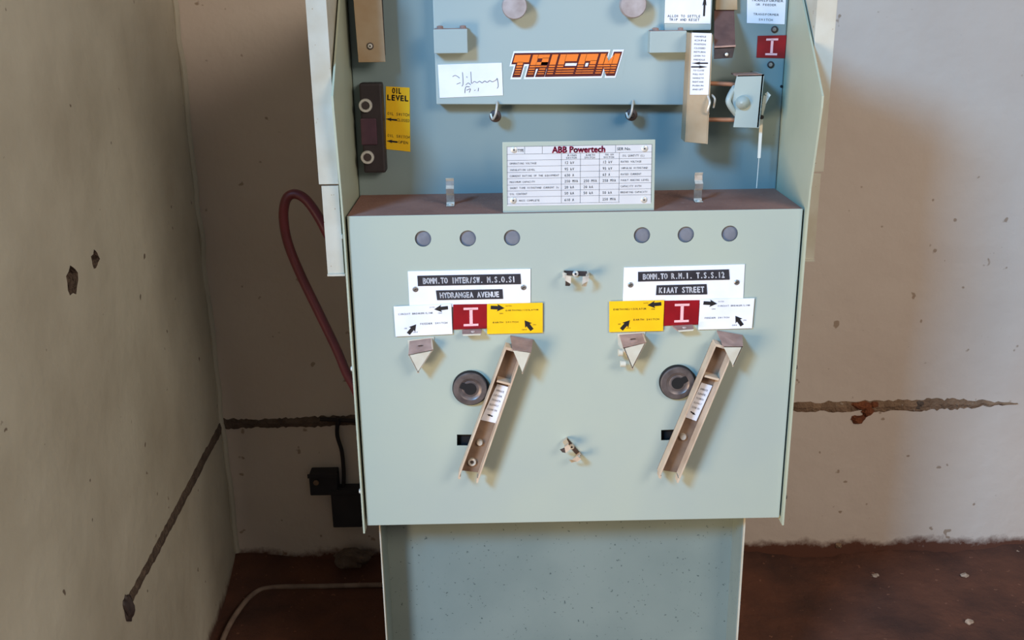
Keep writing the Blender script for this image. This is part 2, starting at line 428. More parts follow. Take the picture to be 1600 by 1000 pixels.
# front panel with its folded top
mb = MB(); mb.box((-0.4155, 0.0, ZB), (0.4155, 0.003, ZT), 'panel', 0.0008); fp = mb.build('front_panel', C)
cu = MB()
holes = [(661,373),(731,372.5),(800,371.5),(1003,367.5),(1071.5,366.5),(1140,365)]
for px, py in holes: cu.lathe(U(px, py, y=0)+Vector((0,-.01,0)), (0,1,0), [(.0150,0),(.0150,.02)], 'black', 36)
sq = [((714,679),(738,679),(738,696),(714,696)), ((1033,672),(1057,671),(1057,687),(1033,688))]
for q in sq: cu.prism([U(a, b, y=0)+Vector((0,-.01,0)) for a, b in q], (0,.02,0), 'black')
cut(fp, cu)
labs = ['leftmost grey lens', None, None, None, None, None]
for px, py in holes:
    mb = MB(); c = U(px, py, y=0); mb.lathe((c.x, .010, c.z), (0,-1,0), [(.0185,0),(.0185,.004),(.012,.0055)], 'lens', 32); mb.build('indicator_lens', C, smooth=True)
for q in sq:
    mb = MB(); a = U(*q[0], y=0); b = U(*q[2], y=0); mb.box((a.x-.004,.012,b.z-.004),(b.x+.004,.016,a.z+.004), 'black'); mb.build('dark_slot', C)
mb = MB(); mb.box((-0.4155, 0.0032, ZT-0.003), (0.4155, YB-0.0005, ZT), 'dust'); mb.build('shelf', C, label='ledge covered in red-brown dust')
mb = MB(); mb.box((-0.4155, 0.0032, ZB), (0.4155, 0.28, ZB+0.004), 'panel'); mb.build('underside_plate', C)
# side plates
def side(sgn):
    xs = sgn*0.4195; pk = U(1287,150,x=.4225) if sgn > 0 else U(518,150,x=-.4225)
    tp = U(1256,0,x=.4225) if sgn > 0 else U(529,0,x=-.4225)
    k = (1.72-pk.z)/(tp.z-pk.z); top = pk.lerp(tp, k)
    pr = [(-.010, ZB-.012), (-.012, ZT-.02), (-.016, ZT+.04), (pk.y, pk.z-.02), (pk.y, pk.z), (top.y, top.z), (0.30, top.z), (0.30, ZB-.012)]
    mb = MB(); mb.prism([(xs, y, z) for y, z in pr], (sgn*.0035,0,0), 'inner')
    o = mb.build('side_plate', C)
    # paint inside is the blue of the tank
    mb = MB(); pr2 = [(y+.004 if y < .25 else YB, z) for y, z in pr[2:6]]; 
    return o, pk
sp_l, pkl = side(-1); sp_r, pkr = side(1)
# hood arms outside the plates
def arm(sgn, y0, px_out):
    mb = MB(); x0, x1 = .4265, .4620
    zlow = U(515,431,y=0).z; zst = U(515,288,y=0).z
    def bx(a, b, z0, z1, ya, yb, bv=.0015):
        lo, hi = (a, b) if sgn > 0 else (-b, -a)
        mb.box((lo, ya, z0), (hi, yb, z1), 'cream', bv)
    bx(x0, x1, zst, 1.75, y0, y0+.003, .0008)
    bx(x0, x0+.003, zst, 1.75, y0+.003, y0+.19, .0008)
    bx(x0+.001, x1-.004, zlow, zst-.003, y0+.001, y0+.004, .0005)
    bx(x0+.001, x0+.004, zlow, zst-.003, y0+.004, y0+.10, .0008)
    bx(x0-.001, x1-.004, zlow, zlow+.004, y0-.004, y0+.01, .0005)
    bx(x0-.001, x0+.003, zlow+.07, zlow+.078, y0-.002, y0+.02, .0005)
    return mb.build('hood_arm', C)
arm(-1, 0.0, 0); arm(1, 0.045, 0)
# pedestal
pl, pr_ = -0.397, 0.360
mb = MB()
mb.box((pl, .14, 0), (pr_, .55, ZB+.05), 'ped')
o = mb.build('pedestal', C)
for x0 in (pl-.003, pr_):
    mb = MB(); mb.box((x0, .055, 0), (x0+.003, .55, ZB-.001), 'cream', .0008)
    xi = x0+.003 if x0 < 0 else x0-.002
    mb.box((xi, .062, 0), (xi+.002, .14, ZB-.001), 'ped'); mb.build('pedestal_flange', C)
# side screws
def screw(px, py, y, r=.0035, mt='steel', parent=None, h=.003, ax=(0,-1,0)):
    mb = MB(); c = U(px, py, y=y); mb.lathe(c, ax, [(r,-.002),(r,h*.5),(r*.7,h),(r*.2,h*1.05)], mt, 16)
    d = Vector((1,0,.6)).normalized()*r*.6; n = Vector((-.6,0,1)).normalized()*r*.12; o_ = Vector((0,-h*1.08,0))
    mb.faces([c+o_-d-n, c+o_+d-n, c+o_+d+n, c+o_-d+n], [(0,1,2,3)], 'black')
    return mb.build('screw', parent or C, smooth=False)
for px, py, s in ((541,597,-1), (553,800,-1), (1247,577,1), (1228,776,1)):
    c = U(px, py, x=s*.426); mb = MB(); mb.lathe((s*.421, 0.0 , c.z), (s,0,0), [(.006,0),(.006,.003),(.004,.006)], 'bright' if s < 0 else 'darkmetal', 16)
    mb.build('side_bolt', C, smooth=True)
c = U(1192,809,y=.05); mb = MB(); mb.lathe((c.x, .05, ZB+.001), (0,0,-1), [(.006,0),(.006,.006),(.004,.009)], 'darkmetal', 14); mb.build('side_bolt', C, smooth=True)

# --- tank door (lid)
YD = 0.165
dTL = U(676,0,y=YD); dBL = U(682,163,y=YD); dBR = U(1073,164,y=YD)
mb = MB(); mb.prism([(dTL.x,YD,1.72),(dBR.x+.012,YD,1.72),dBR,dBL], (0,.030,0), 'door', .002)
door = mb.build('tank_door', C)
for px0,py0,px1,py1 in ((677,46,731,83),(1016,49,1072,82)):
    y = YD-.030; a = U(px0,py0,y=y); b = U(px1,py1,y=y); mb = MB()
    mb.box((a.x,y,b.z),(b.x,YD+.001,a.z),'door',.0015)
    mb.box((a.x+.001,y+.003,a.z-.001),(b.x-.001,YD,a.z+.0008),'dustpink')
    for k in (.12,.80): mb.lathe((a.x+(b.x-a.x)*k+.004, YD-.012, a.z), (0,0,1), [(.006,0),(.006,.005),(.003,.006)], 'dustpink', 12)
    mb.build('lock_box', door, label='small box with a dusty top on the door')
for px,py,r in ((804,10,.0235),(990,7,.0245)):
    y = YD-.035; c = U(px,py,y=y); mb = MB()
    mb.lathe((c.x,YD,c.z),(0,-1,0),[(r*.55,0),(r*.55,.012),(r*.95,.014),(r,.017),(r,.032),(r*.92,.035),(r*.85,.0352),(r*.1,.0345)],'knob',36); mb.build('knob', door, smooth=True)
def hook_small(px, py):
    y = YD-.004; mb = MB()
    pts = [U(px+3,py-22,y=YD-.001),U(px+2,py-12,y=YD-.012),U(px,py-2,y=YD-.016),U(px-4,py+5,y=YD-.010),U(px-7,py-3,y=YD-.004)]
    mb.tube(pts,.0022,'bright',8)
    mb.lathe(U(px,py,y=YD+.010),(0,-1,0),[(.0115,0),(.0115,.008),(.006,.010),(.003,.018)],'darkmetal',18)
    mb.lathe(U(px+1,py,y=YD+.034),(0,-1,0),[(.005,0),(.005,.026)],'darkmetal',12)
    mb.build('catch', C, smooth=True)
hook_small(774,181); hook_small(986,179)

# TRICON lettering on the door
def clip(poly, v0, v1):
    def half(p, f):
        out = []
        for i in range(len(p)):
            a, b = p[i], p[(i+1) % len(p)]; fa, fb = f(a), f(b)
            if fa >= 0: out.append(a)
            if (fa >= 0) != (fb >= 0):
                t = fa/(fa-fb); out.append((a[0]+(b[0]-a[0])*t, a[1]+(b[1]-a[1])*t))
        return out
    p = half(poly, lambda q: q[1]-v0)
    return half(p, lambda q: v1-q[1]) if len(p) > 2 else []
# strokes per letter in a box 1 high; widths given; letters lean by shear
def R_(x0,y0,x1,y1): return [(x0,y0),(x1,y0),(x1,y1),(x0,y1)]
LET = {
 'T': (.92, [R_(.0,.64,.92,1), R_(.26,0,.60,.66)]),
 'R': (1.0, [R_(0,0,.34,1), R_(.32,.82,1.0,1), R_(.62,.50,1.0,.84), R_(.32,.40,1.0,.64), [(.56,.0),(.96,.0),(.96,.42),(.62,.42)]]),
 'I': (.36, [R_(0,0,.36,1)]),
 'C': (1.06, [R_(0,0,.36,1), R_(.34,.66,1.06,1), R_(.34,0,1.06,.34)]),
 'O': (1.04, [R_(0,0,.36,1), R_(.34,.66,1.04,1), R_(.34,0,1.04,.30), R_(.68,.28,1.04,.68)]),
 'N': (1.14, [R_(0,0,.34,1), R_(.80,0,1.14,1), [(.30,1),(.56,.66),(.84,.30),(.84,0),(.64,0),(.30,.45)], [(.56,.62),(.82,1),(.82,.4)]]),
}
tri = MB(); TRI = [(789,84),(979,84),(979,122),(789,122)]
tq = [U(a, b, y=YD-.0006) for a, b in TRI]
Htri = (tq[0]-tq[3]).length*.84; ox = U(796,118,y=YD-.0006)
def tp(x, y, out): return Vector((ox.x+x*Htri*SX+ (y)*Htri*.30, YD-out, ox.z+y*Htri))
SX = 1.0; tot = sum(LET[c][0] for c in 'TRICON')++.13*5
SX = ((tq[1].x-tq[0].x)*.865)/(tot*Htri)
bands = [(.50,1.01),(.385,.455),(.27,.33),(.155,.20),(.045,.09)]
cur = 0; kk = 0
for ch in 'TRICON':
    wd, st = LET[ch]
    for pg in st:
        kk = kk+1
        cx_ = sum(p[0] for p in pg)/len(pg); cy2 = sum(p[1] for p in pg)/len(pg)
        for grow, mt, out in ((.19,'white',.0006),(.09,'maroon',.0014)):
            q = [(p[0]+cur+(grow if p[0] > cx_ else -grow)*.8, p[1]+(grow if p[1] > cy2 else -grow)) for p in pg]
            tri.faces([tp(x, y, out+kk*.00003) for x, y in q], [tuple(range(len(q)))], mt)
        for b0, b1 in bands:
            q = clip([(p[0]+cur, p[1]) for p in pg], b0, b1)
            if len(q) > 2: tri.faces([tp(x, y, .0022) for x, y in q], [tuple(range(len(q)))], 'orange')
    cur += wd+.13
tri.prism([U(790,121,y=YD-.0003),U(972,122,y=YD-.0003),U(979,86,y=YD-.0003),U(799,83,y=YD-.0003)],(0,.0003,0),'door')
tri.build('emblem', door, label='orange striped slanted TRICON lettering outlined in maroon')

# paper note taped on the door
cd_ = Card([(684,101),(784,98),(786,149),(687,153)], YD-.0016, .0010, 'white')
def scrib(c, pts, r=.0005): c.mb.tube([c.P(u, v, .0004) for u, v in pts], r, 'ink2', 5)
scrib(cd_, [(.22,.63),(.27,.66),(.33,.58)]); scrib(cd_, [(.38,.75),(.38,.42),(.36,.33)]); scrib(cd_, [(.28,.40),(.34,.44)])
scrib(cd_, [(.51,.76),(.51,.40)]); scrib(cd_, [(.44,.62),(.45,.58)]); scrib(cd_, [(.42,.36),(.46,.42),(.50,.36)])
scrib(cd_, [(.52,.40),(.56,.46),(.60,.42),(.64,.46),(.68,.41),(.72,.46),(.76,.42),(.80,.47),(.84,.43),(.90,.48),(.92,.52),(.93,.30),(.91,.22)])
scrib(cd_, [(.40,.12),(.42,.30),(.48,.30)]); scrib(cd_, [(.47,.13),(.49,.24),(.43,.20)]); scrib(cd_, [(.55,.18),(.57,.20)]); scrib(cd_, [(.61,.16),(.62,.26)])
note = cd_.mb.build('paper_note'); tag(note, 'creased white paper note with faint handwriting, stuck on the blue door', 'note')

# --- tan cover strip, upper left
y = .150; a = U(553,0,y=y); b = U(602,97,y=y); b2 = U(560,97,y=y)
mb = MB(); mb.prism([(b2.x-.004,y,1.72),(b.x-.002,y,1.72),(b.x,y,b.z),(b2.x,y,b.z)], (0,.006,0), 'tan', .0012)
mb.box((b2.x+.004,y+.006,b.z+.01),(b.x-.004,YB,1.78),'darkmetal'); cv = mb.build('cover_strip', C, label='tan metal cover strip')
mb = MB(); c = U(578.5,72,y=y); mb.lathe(c,(0,-1,0),[(.0064,0),(.0064,.0015),(.0045,.002)],'darkmetal',20); mb.lathe(c,(0,-1,0),[(.0044,.001),(.0044,.003),(.0015,.0035)],'bright',20); mb.lathe(c,(0,-1,0),[(.0015,.003),(.0015,.0038)],'black',10); mb.build('screw', cv)

# --- oil level gauge
y = .165; a = U(547,131,y=y); b = U(603,270,y=y)
mb = MB(); mb.box((-.402,y,b.z),(b.x,YB+.001,a.z),'rubber',.004)
ga = mb.build('oil_gauge', C)
mb = MB(); g0 = U(566,185,y=y); g1 = U(590,226,y=y); mb.box((g0.x-.004,y-.003,g1.z),(g1.x,y+.002,g0.z),'glass',.002); mb.build('sight_glass', ga)
for px, py in ((571,165),(574,246)):
    mb = MB(); c = U(px,py,y=y-.004)
    mb.lathe(c+Vector((0,.005,0)),(0,-1,0),[(.013,0),(.013,.006),(.012,.008),(.0085,.008),(.0075,.005),(.001,.0045)],'bright',28)
    mb.lathe(c,(0,-1,0),[(.0072,-.002),(.0072,.0012),(.003,.0014)],'darkmetal',20); mb.build('ring_bolt', ga)
y = YB-.0010
cd_ = Card([(603,135),(640,137),(641,237),(603,233)], y, .0008, 'yellow')
cd_.mono('OIL',.26,.90,.66,.985,bold=.0005); cd_.mono('LEVEL',.04,.79,.96,.875,bold=.0005)
cd_.mono('OIL SWITCH',.06,.555,.98,.60); cd_.mono('CLOSED',.45,.465,.99,.51); cd_.arrow(.22,.485,math.pi,.022,.004)
cd_.mono('OIL SWITCH',.06,.205,.98,.25); cd_.mono('OPEN',.50,.115,.92,.16); cd_.arrow(.25,.135,math.pi,.022,.004)
cd_.mb.build('oil_level_label', C, label='yellow card reading OIL LEVEL')

# --- nameplate standing at the front of the shelf
y = .010
cd_ = Card([(785,222),(1024,218),(1022,329),(786,333)], y, .0035, 'panel', bev=.0008)
R0 = [.045,.075,.965,.93]
cd_.rect(.028,.10,.978,.935,'plate_grey',.0004)
hl = [.94,.835,.76,.685,.605,.53,.455,.375,.29,.205,.125]
def ln(u0,v0,u1,v1,t=.0004):
    if abs(u1-u0) > abs(v1-v0): cd_.rect(u0, v0-t*4, u1, v1+t*4, 'ink2', .0008)
    else: cd_.rect(u0-t*2, v0, u1+t*2, v1, 'ink', .0008)
for v in (.935,.83): ln(.028,v,.978,v)
for v in (.745,.66,.575,.49,.40,.315,.23): ln(.028,v,.978,v-.0)
ln(.028,.13,.77,.13)
for u in (.145,.26,.74): ln(u,.83,u,.935)
ln(.978,.12,.978,.935); ln(.03,.12,.03,.935)
for u in (.385,.51,.635,.765): ln(u,.13,u,.83)
cd_.text('ABB Powertech',.325,.84,.67,.925,'crimson',.0012,bold=.0006)
cd_.text('TYPE',.10,.86,.138,.90,'ink',.001); cd_.text('SER No.',.75,.86,.84,.90,'ink',.001)
rows = [(.70,'OPERATING VOLTAGE','12 kV','','12 kV','RATED VOLTAGE'), (.61,'INSULATION LEVEL','95 kV','','95 kV','IMPULSE WITHSTAND'),
 (.525,'CURRENT RATING OF THE EQUIPMENT','630 A','','63 A','RATED CURRENT'), (.44,'MAXIMUM CAPACITY','250 MVA','250 MVA','250 MVA','FAULT MAKING LEVEL'),
 (.355,'SHORT TIME WITHSTAND CURRENT 3s','20 kA','20 kA','','CAPACITY WITH'), (.27,'OIL CONTENT','50 kA','50 kA','50 kA','BREAKING CAPACITY'), (.175,'MASS COMPLETE','610 A','','250 MVA','')]
for v, t0, t1, t2, t3, t4 in rows:
    u0 = .105 if v < .2 else .045
    cd_.mono(t0,u0,v-.012,u0+len(t0)*.0105,v+.014,'ink2',.001)
    for u, t in ((.405,t1),(.53,t2),(.655,t3)):
        if t: cd_.mono(t,u,v-.018,u+len(t)*.0128,v+.02,'ink',.001)
    if t4: cd_.mono(t4,.775,v-.012,.775+len(t4)*.0105,v+.014,'ink2',.001)
for u, t in ((.425,'RING'),(.545,'EARTH'),(.67,'TEE OFF')): cd_.mono(t,u,.79,u+.06,.815,'ink2',.001); cd_.mono('SWITCH',u-.01,.755,u+.06,.78,'ink2',.001)
cd_.mono('OIL QUANTITY (L)',.785,.77,.93,.80,'ink2',.001)
npl = cd_.mb.build('nameplate', C, label='pale rating plate with a printed table')
for px, py in ((803,234),(1007,232),(802,313),(1006,312)):
    mb = MB(); c = U(px,py,y=y); mb.lathe(c,(0,-1,0),[(.0056,0),(.0056,.0016),(.0035,.0026)],'bright',18); mb.lathe(c,(0,-1,0),[(.0014,.002),(.0014,.0030)],'black',10); mb.build('rivet', npl, smooth=True)

# --- spring clips standing on the shelf
def shelf_clip(px, pt, pb):
    y0 = .085; base = U(px, pb-8, z=ZT); top = U(px, pt, y=base.y)
    x, yb, h = base.x, base.y, top.z-ZT; w2 = .0075; mb = MB()
    prof = [(-.018,0),(-.004,0),(0,.004),(0,h*.35),(-.008,h*.45),(-.008,h*.62),(.0,h*.72),(.002,h*.88),(-.004,h)]
    for i in range(len(prof)-1):
        (a0,b0),(a1,b1) = prof[i],prof[i+1]
        mb.prism([(x-w2,yb+a0,ZT+b0+.001),(x+w2,yb+a0,ZT+b0+.001),(x+w2,yb+a1,ZT+b1+.001),(x-w2,yb+a1,ZT+b1+.001)],(0,.0016,.0004),'steel' if i in (2,4,6) else 'bright')
    mb.lathe((x,yb-.010,ZT+.0015),(0,0,1),[(.004,0),(.004,.003),(.002,.004)],'bright',12)
    mb.build('spring_clip', C)
shelf_clip(704,279,328); shelf_clip(1090,270,322)

# --- spring clips on the panel
def panel_clip(px, py, ang, s=1.0, dusty=False):
    c = U(px, py, y=-.001); ca, sa = math.cos(ang), math.sin(ang)
    def T(x, d, z): return Vector((c.x+(x*ca-z*sa)*s, -d*s, c.z+(x*sa+z*ca)*s))
    mb = MB(); m1 = 'beige' if dusty else 'bright'; m2 = 'tan' if dusty else 'bright'
    mb.prism([T(-.024,0,-.005),T(.024,0,-.005),T(.024,0,.005),T(-.024,0,.005)],(0,-.0018,0),'darkmetal')
    for sx in (-1,1):
        prof = [(.024,.001),(.026,.016),(.020,.026),(.023,.040)]
        for i in range(3):
            (x0,d0),(x1,d1) = prof[i],prof[i+1]
            q = [T(sx*x0,d0,-.006),T(sx*x0,d0,.006),T(sx*x1,d1,.006),T(sx*x1,d1,-.006)]
            mb.prism(q, Vector((ca*.0016*sx,0,sa*.0016*sx)), m1 if i != 1 else m2)
        mb.prism([T(sx*.023,.040,-.006),T(sx*.023,.040,.006),T(sx*.012,.042,.004),T(sx*.012,.042,-.012)],(0,.0014,0),m1)
        mb.prism([T(sx*.023,.040,-.006),T(sx*.012,.042,-.012),T(sx*.013,.030,-.020),T(sx*.022,.030,-.020)],(0,.0014,0),'darkmetal' if sx < 0 else m2)
    mb.lathe(T(0,.001,0),(0,-1,0),[(.0055,0),(.0055,.004),(.0025,.005)],'bright',18); mb.lathe(T(0,.001,0),(0,-1,0),[(.0018,.004),(.0018,.0056)],'black',10)
    mb.build('spring_clip', C, label='dusty rust-tinted spring clip' if dusty else None)
panel_clip(899,427,-.05,.88); panel_clip(893,697,-.9,.82,True)

# --- white designation plates with embossed tape
def desig(q, s1, s2, sc_, t1, t2):
    cd = Card(q, -.002, .0018, 'white', bev=.0004); o = cd.mb.build('designation_plate', C, label='white plate with two embossed black tapes')
    def strip(pq, t):
        k = Card(pq, -.0032, .0011, 'strip'); k.mono(t,.05,.22,.95,.78,'white',.0004,bold=.00045); k.mb.build('embossed_tape', o)
    strip(s1, t1); strip(s2, t2)
    for px, py in sc_: screw(px, py, -.002, .0052, 'steel', o, .0022)
desig([(637,424),(829,420),(829,477),(640,481)], [(652,431),(813,428),(814,444),(653,447)], [(681,454),(785,452),(786,467),(683,469)],
      [(649,452),(818,449)], 'BOMM.TO INTER/SW. M.S.O.S1', 'HYDRANGEA AVENUE')
desig([(975,418),(1164,413),(1161,473),(973,477)], [(997,425),(1139,421),(1140,437),(997,440)], [(1026,446),(1104,444),(1105,460),(1025,461)],
      [(985,445),(1151,441)], 'BOMM.TO R.M.I. T.S.S.12', 'KIAAT STREET')
# white and yellow instruction cards, red position indicators
def card4(q, mt, left_type, t_top, t_mid, lab):
    cd = Card(q, -.0046, .0012, mt, bev=.0003)
    if left_type:
        cd.arrow(.82,.87,math.pi+.08,.026,.0085); cd.mono('SWITCH',.62,.90,.71,.94,'ink'); cd.mono('ON',.76,.70,.83,.74,'ink')
        cd.mono(t_top,.07,.71,.68,.77,'ink'); cd.mono(t_mid,.44,.36,.92,.42,'ink')
        cd.arrow(.30,.23,.85,.024,.0090); cd.mono('ON',.16,.24,.21,.28,'ink'); cd.mono('OFF',.31,.10,.40,.14,'ink')
    else:
        cd.arrow(.19,.87,-.08,.026,.0085); cd.mono('SWITCH',.33,.90,.44,.94,'ink'); cd.mono('ON',.22,.66,.29,.70,'ink')
        cd.mono(t_top,.33,.75,.93,.80,'ink'); cd.mono(t_mid,.10,.36,.56,.41,'ink')
        cd.arrow(.74,.27,2.2,.024,.0090); cd.mono('ON',.82,.26,.88,.30,'ink'); cd.mono('OFF',.62,.10,.72,.14,'ink')
    cd.mb.build('instruction_card', C, label=lab)
card4([(615,479),(705,475),(707,522),(618,526)], 'white', True, 'CIRCUIT BREAKER/LINK', 'FEEDER SWITCH', 'white card with two black arrows')
card4([(761,475),(848,473),(848,520),(761,522)], 'yellow', False, 'EARTHING/ISOLATOR', 'EARTH SWITCH', 'yellow card with two black arrows')
card4([(952,471),(1038,469),(1036,517),(952,519)], 'yellow', True, 'EARTHING/ISOLATOR', 'EARTH SWITCH', 'yellow card with two black arrows')
card4([(1094,468),(1179,466),(1175,513),(1091,515)], 'white', False, 'CIRCUIT BREAKER/LINK', 'FEEDER SWITCH', 'white card with two black arrows')
def indicator(q, y, lab='red window with a pale letter I', tab=None):
    cd = Card(q, y, .0012, 'red')
    cd.rect(.30,.78,.72,.87,'pinkwhite'); cd.rect(.30,.12,.72,.21,'pinkwhite'); cd.rect(.47,.2,.56,.8,'pinkwhite')
    o = cd.mb.build('position_indicator', C, label=lab); return o
indicator([(708,476),(762,475),(763,513),(708,515)], -.0030); indicator([(1038,470),(1093,469),(1091,507),(1037,509)], -.0030)
indicator([(1184,56),(1229,55),(1226,91),(1182,90)], YB-.0015)
# little dusty tabs under the red windows
for q0, q1, sk in (((722,515),(753,514),0),((1050,509),(1082,507),8)):
    a = U(q0[0], q0[1], y=-.003); b = U(q1[0], q1[1], y=-.003); ay, dz = -.024, -.002
    mb = MB(); mb.prism([a, b, (b.x-.001,ay,b.z+dz), (a.x+.001+sk*.0008,ay,a.z+dz)], (0,0,-.002), 'dustpink')
    mb.prism([(a.x+.001+sk*.0008,ay,a.z+dz),(b.x-.001,ay,b.z+dz),(b.x-.003,ay,b.z-.005),(a.x+.003+sk*.0008,ay,a.z-.005)],(0,-.0012,0),'hook')
    mb.lathe(((a.x+b.x)/2+.002,-.014,a.z-.0005),(0,0,1),[(.004,-.001),(.004,.0008),(.002,.001)],'bright',12)
    mb.build('locking_tab', C)

# --- triangular lever hooks
def tri_hook(b0, b1, f0, f1, ap, y=-.034, flange=False, slot=True):
    B0, B1 = U(*b0, y=-.002), U(*b1, y=-.002); F0, F1, A = U(*f0, y=y), U(*f1, y=y), U(*ap, y=y)
    mb = MB(); mb.prism([B0, B1, F1, F0], (0,0,-.0022), 'dustpink')
    mb.prism([F0, F1, A], (0,.0025,0), 'hook', .0004)
    mb.prism([F1, A, (A.x+.006,-.002,A.z+.006), B1], (-.0022,0,0), 'beige')
    mb.prism([F0, A, (A.x-.002,-.002,A.z+.006), B0], (.0022,0,0), 'beige')
    mb.prism([B0+Vector((-.004,0,.002)), B1+Vector((.004,0,.002)), B1+Vector((.002,0,-.02)), (A.x,-.002,A.z+.002), B0+Vector((-.002,0,-.02))], (0,.0018,0), 'hook')
    if slot:
        c = (B0+B1+F0+F1)/4+Vector((0,0,.0004)); mb.faces([c+Vector((-.007,-.004,0)), c+Vector((.005,-.001,0)), c+Vector((.007,.004,0)), c+Vector((-.004,.001,0))], [(0,1,2,3)], 'black')
    if flange:
        mb.lathe(F0+Vector((-.006,.012,-.014)),(1,0,0),[(.007,-.002),(.007,.006)],'hook',16)
        mb.lathe(F0+Vector((-.002,.010,-.036)),(1,0,0),[(.006,-.002),(.006,.008)],'hook',16)
    return mb.build('lever_hook', C)
tri_hook((640,533),(675,528),(638,554),(677,546),(653,583))
tri_hook((968,523),(1005,520),(974,543),(1010,534),(988,577), flange=True)
# --- sockets
def socket(px, py, a0):
    c = U(px, py, y=-.004); mb = MB(); c = Vector((c.x, 0, c.z))
    mb.lathe(c,(0,-1,0),[(.0330,0),(.0330,.010),(.0312,.012),(.0225,.0125),(.0205,.011),(.0160,.010),(.0150,.0105),(.0115,.0105),(.0105,.004),(.001,.0038)],'socket',56)
    o = mb.build('drive_socket', C, smooth=True)
    mb = MB(); mb.lathe(c,(0,-1,0),[(.0345,-.001),(.0345,.0080),(.0335,.0084)],'black',56); mb.build('gasket', o, smooth=True)
    mb = MB(); b = c+Vector((0,-.0112,0)); d = Vector((math.cos(a0),0,math.sin(a0))); n = Vector((-d.z,0,d.x))
    pts = []
    for i in range(21):
        a = math.radians(35+290*i/20); pts.append(b+d*math.cos(a)*.0118+n*math.sin(a)*.0118)
    pts += [b+n*-.0060+d*.0215, b+n*.0060+d*.0215]
    mb.prism(pts,(0,.004,0),'black'); mb.build('keyway', o)
socket(735,606,2.7); socket(1058,597,.5)
# --- operating levers
def lever(TL, TR, BR, BL, web0, web1, lab, bolts, hk, spot=None):
    yf, yb = -.046, -.020
    q = [U(*p, y=yf) for p in (TL,TR,BR,BL)]
    def back(p, k=.0): return Vector((p.x, yb, p.z))
    mb = MB(); tl, tr, br, bl = q
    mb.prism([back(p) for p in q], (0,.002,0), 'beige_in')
    ex = (tr-tl).normalized(); t = .0030
    def wall(a, b, s): mb.prism([a, b, b+ex*t*s, a+ex*t*s], (0, yb-yf+.002, 0), 'beige', .0006)
    wall(tl, bl, 1); wall(tr, br, -1)
    dn = (bl-tl).normalized()
    mb.prism([tl-dn*.004, tr-dn*.004, tr+dn*.001, tl+dn*.001], (0,yb-yf,0), 'beige')
    w0, w1 = U(*web0, y=yf+.004), U(*web1, y=yf+.004)
    mb.prism([w0, w1, w1+dn*.004, w0+dn*.004], (0, yb-yf-.004, 0), 'beige')
    # feet at the lower end and shaft into the panel
    mb.prism([bl, bl+ex*.005, bl+ex*.006+dn*.006, bl+ex*.001+dn*.005],(0,.02,0),'beige')
    mb.prism([br-ex*.005, br, br+dn*.010, br-ex*.003+dn*.010],(0,.02,0),'beige')
    cen = tl.lerp(bl,.36).lerp(tr.lerp(br,.36),.5)
    mb.lathe((cen.x,yb+.001,cen.z),(0,1,0),[(.012,0),(.012,.0198)],'darkmetal',20)
    o = mb.build('operating_lever', C, label='long beige channel lever slanting down to the left')
    k = Card(lab, yb-.003, .0022, 'white')
    for i in range(5): k.text(['OPERATE','LEVER','TO EARTH','SLOWLY','CLOSE ON'][i], .12, .82-i*.13, .80, .87-i*.13, 'ink2', .0005)
    k.arrow(.45,.17,math.pi*.94 if lab[0][0] < 900 else -.3,.012,.003,out=.0006)
    k.mb.build('lever_label', o)
    for px, py, r, ring in bolts:
        mb = MB(); c = U(px,py,y=yb-.002)
        if ring: mb.lathe(c,(0,-1,0),[(r,-.002),(r,.003),(r*.85,.004),(r*.55,.004),(r*.5,.001),(.0005,.001)],'bright',24); mb.lathe(c,(0,-1,0),[(r*.45,-.001),(r*.45,.0016)],'darkmetal',16)
        else: mb.lathe(c,(0,-1,0),[(r,-.002),(r,.003),(r*.8,.005),(r*.2,.0055)],'bright',20)
        mb.build('bolt', o, smooth=True)
    mb = MB()
    b0, b1, f0, f1, ap = hk; y2 = yf-.006
    B0, B1 = U(*b0, y=-.002), U(*b1, y=-.002); F0, F1, A = U(*f0, y=y2), U(*f1, y=y2), U(*ap, y=y2)
    mb.prism([B0, B1, F1, F0],(0,0,-.002),'dustpink'); mb.prism([F0,F1,A],(0,.0022,0),'hook',.0004)
    mb.prism([F1, A, (A.x+.004,-.002,A.z+.01), B1],(-.002,0,0),'beige'); mb.build('lever_hook', C)
lever((789,545),(817,553),(749,748),(716,744),(777,594),(801,600),[(777,600),(794,605),(774,661),(751,656)],
      [(749.5,691,.0062,False),(737.5,721.5,.0080,True)], ((797,524),(833,530),(801,546),(830,550),(817,584)))
lever((1117,540),(1147,549),(1063,748),(1030,743),(1101,586),(1124,592),[(1096,598),(1113,603),(1088,658),(1071,652)],
      [(1067,682,.0066,False)], ((1120,516),(1160,523),(1130,541),(1161,541),(1146,573)))

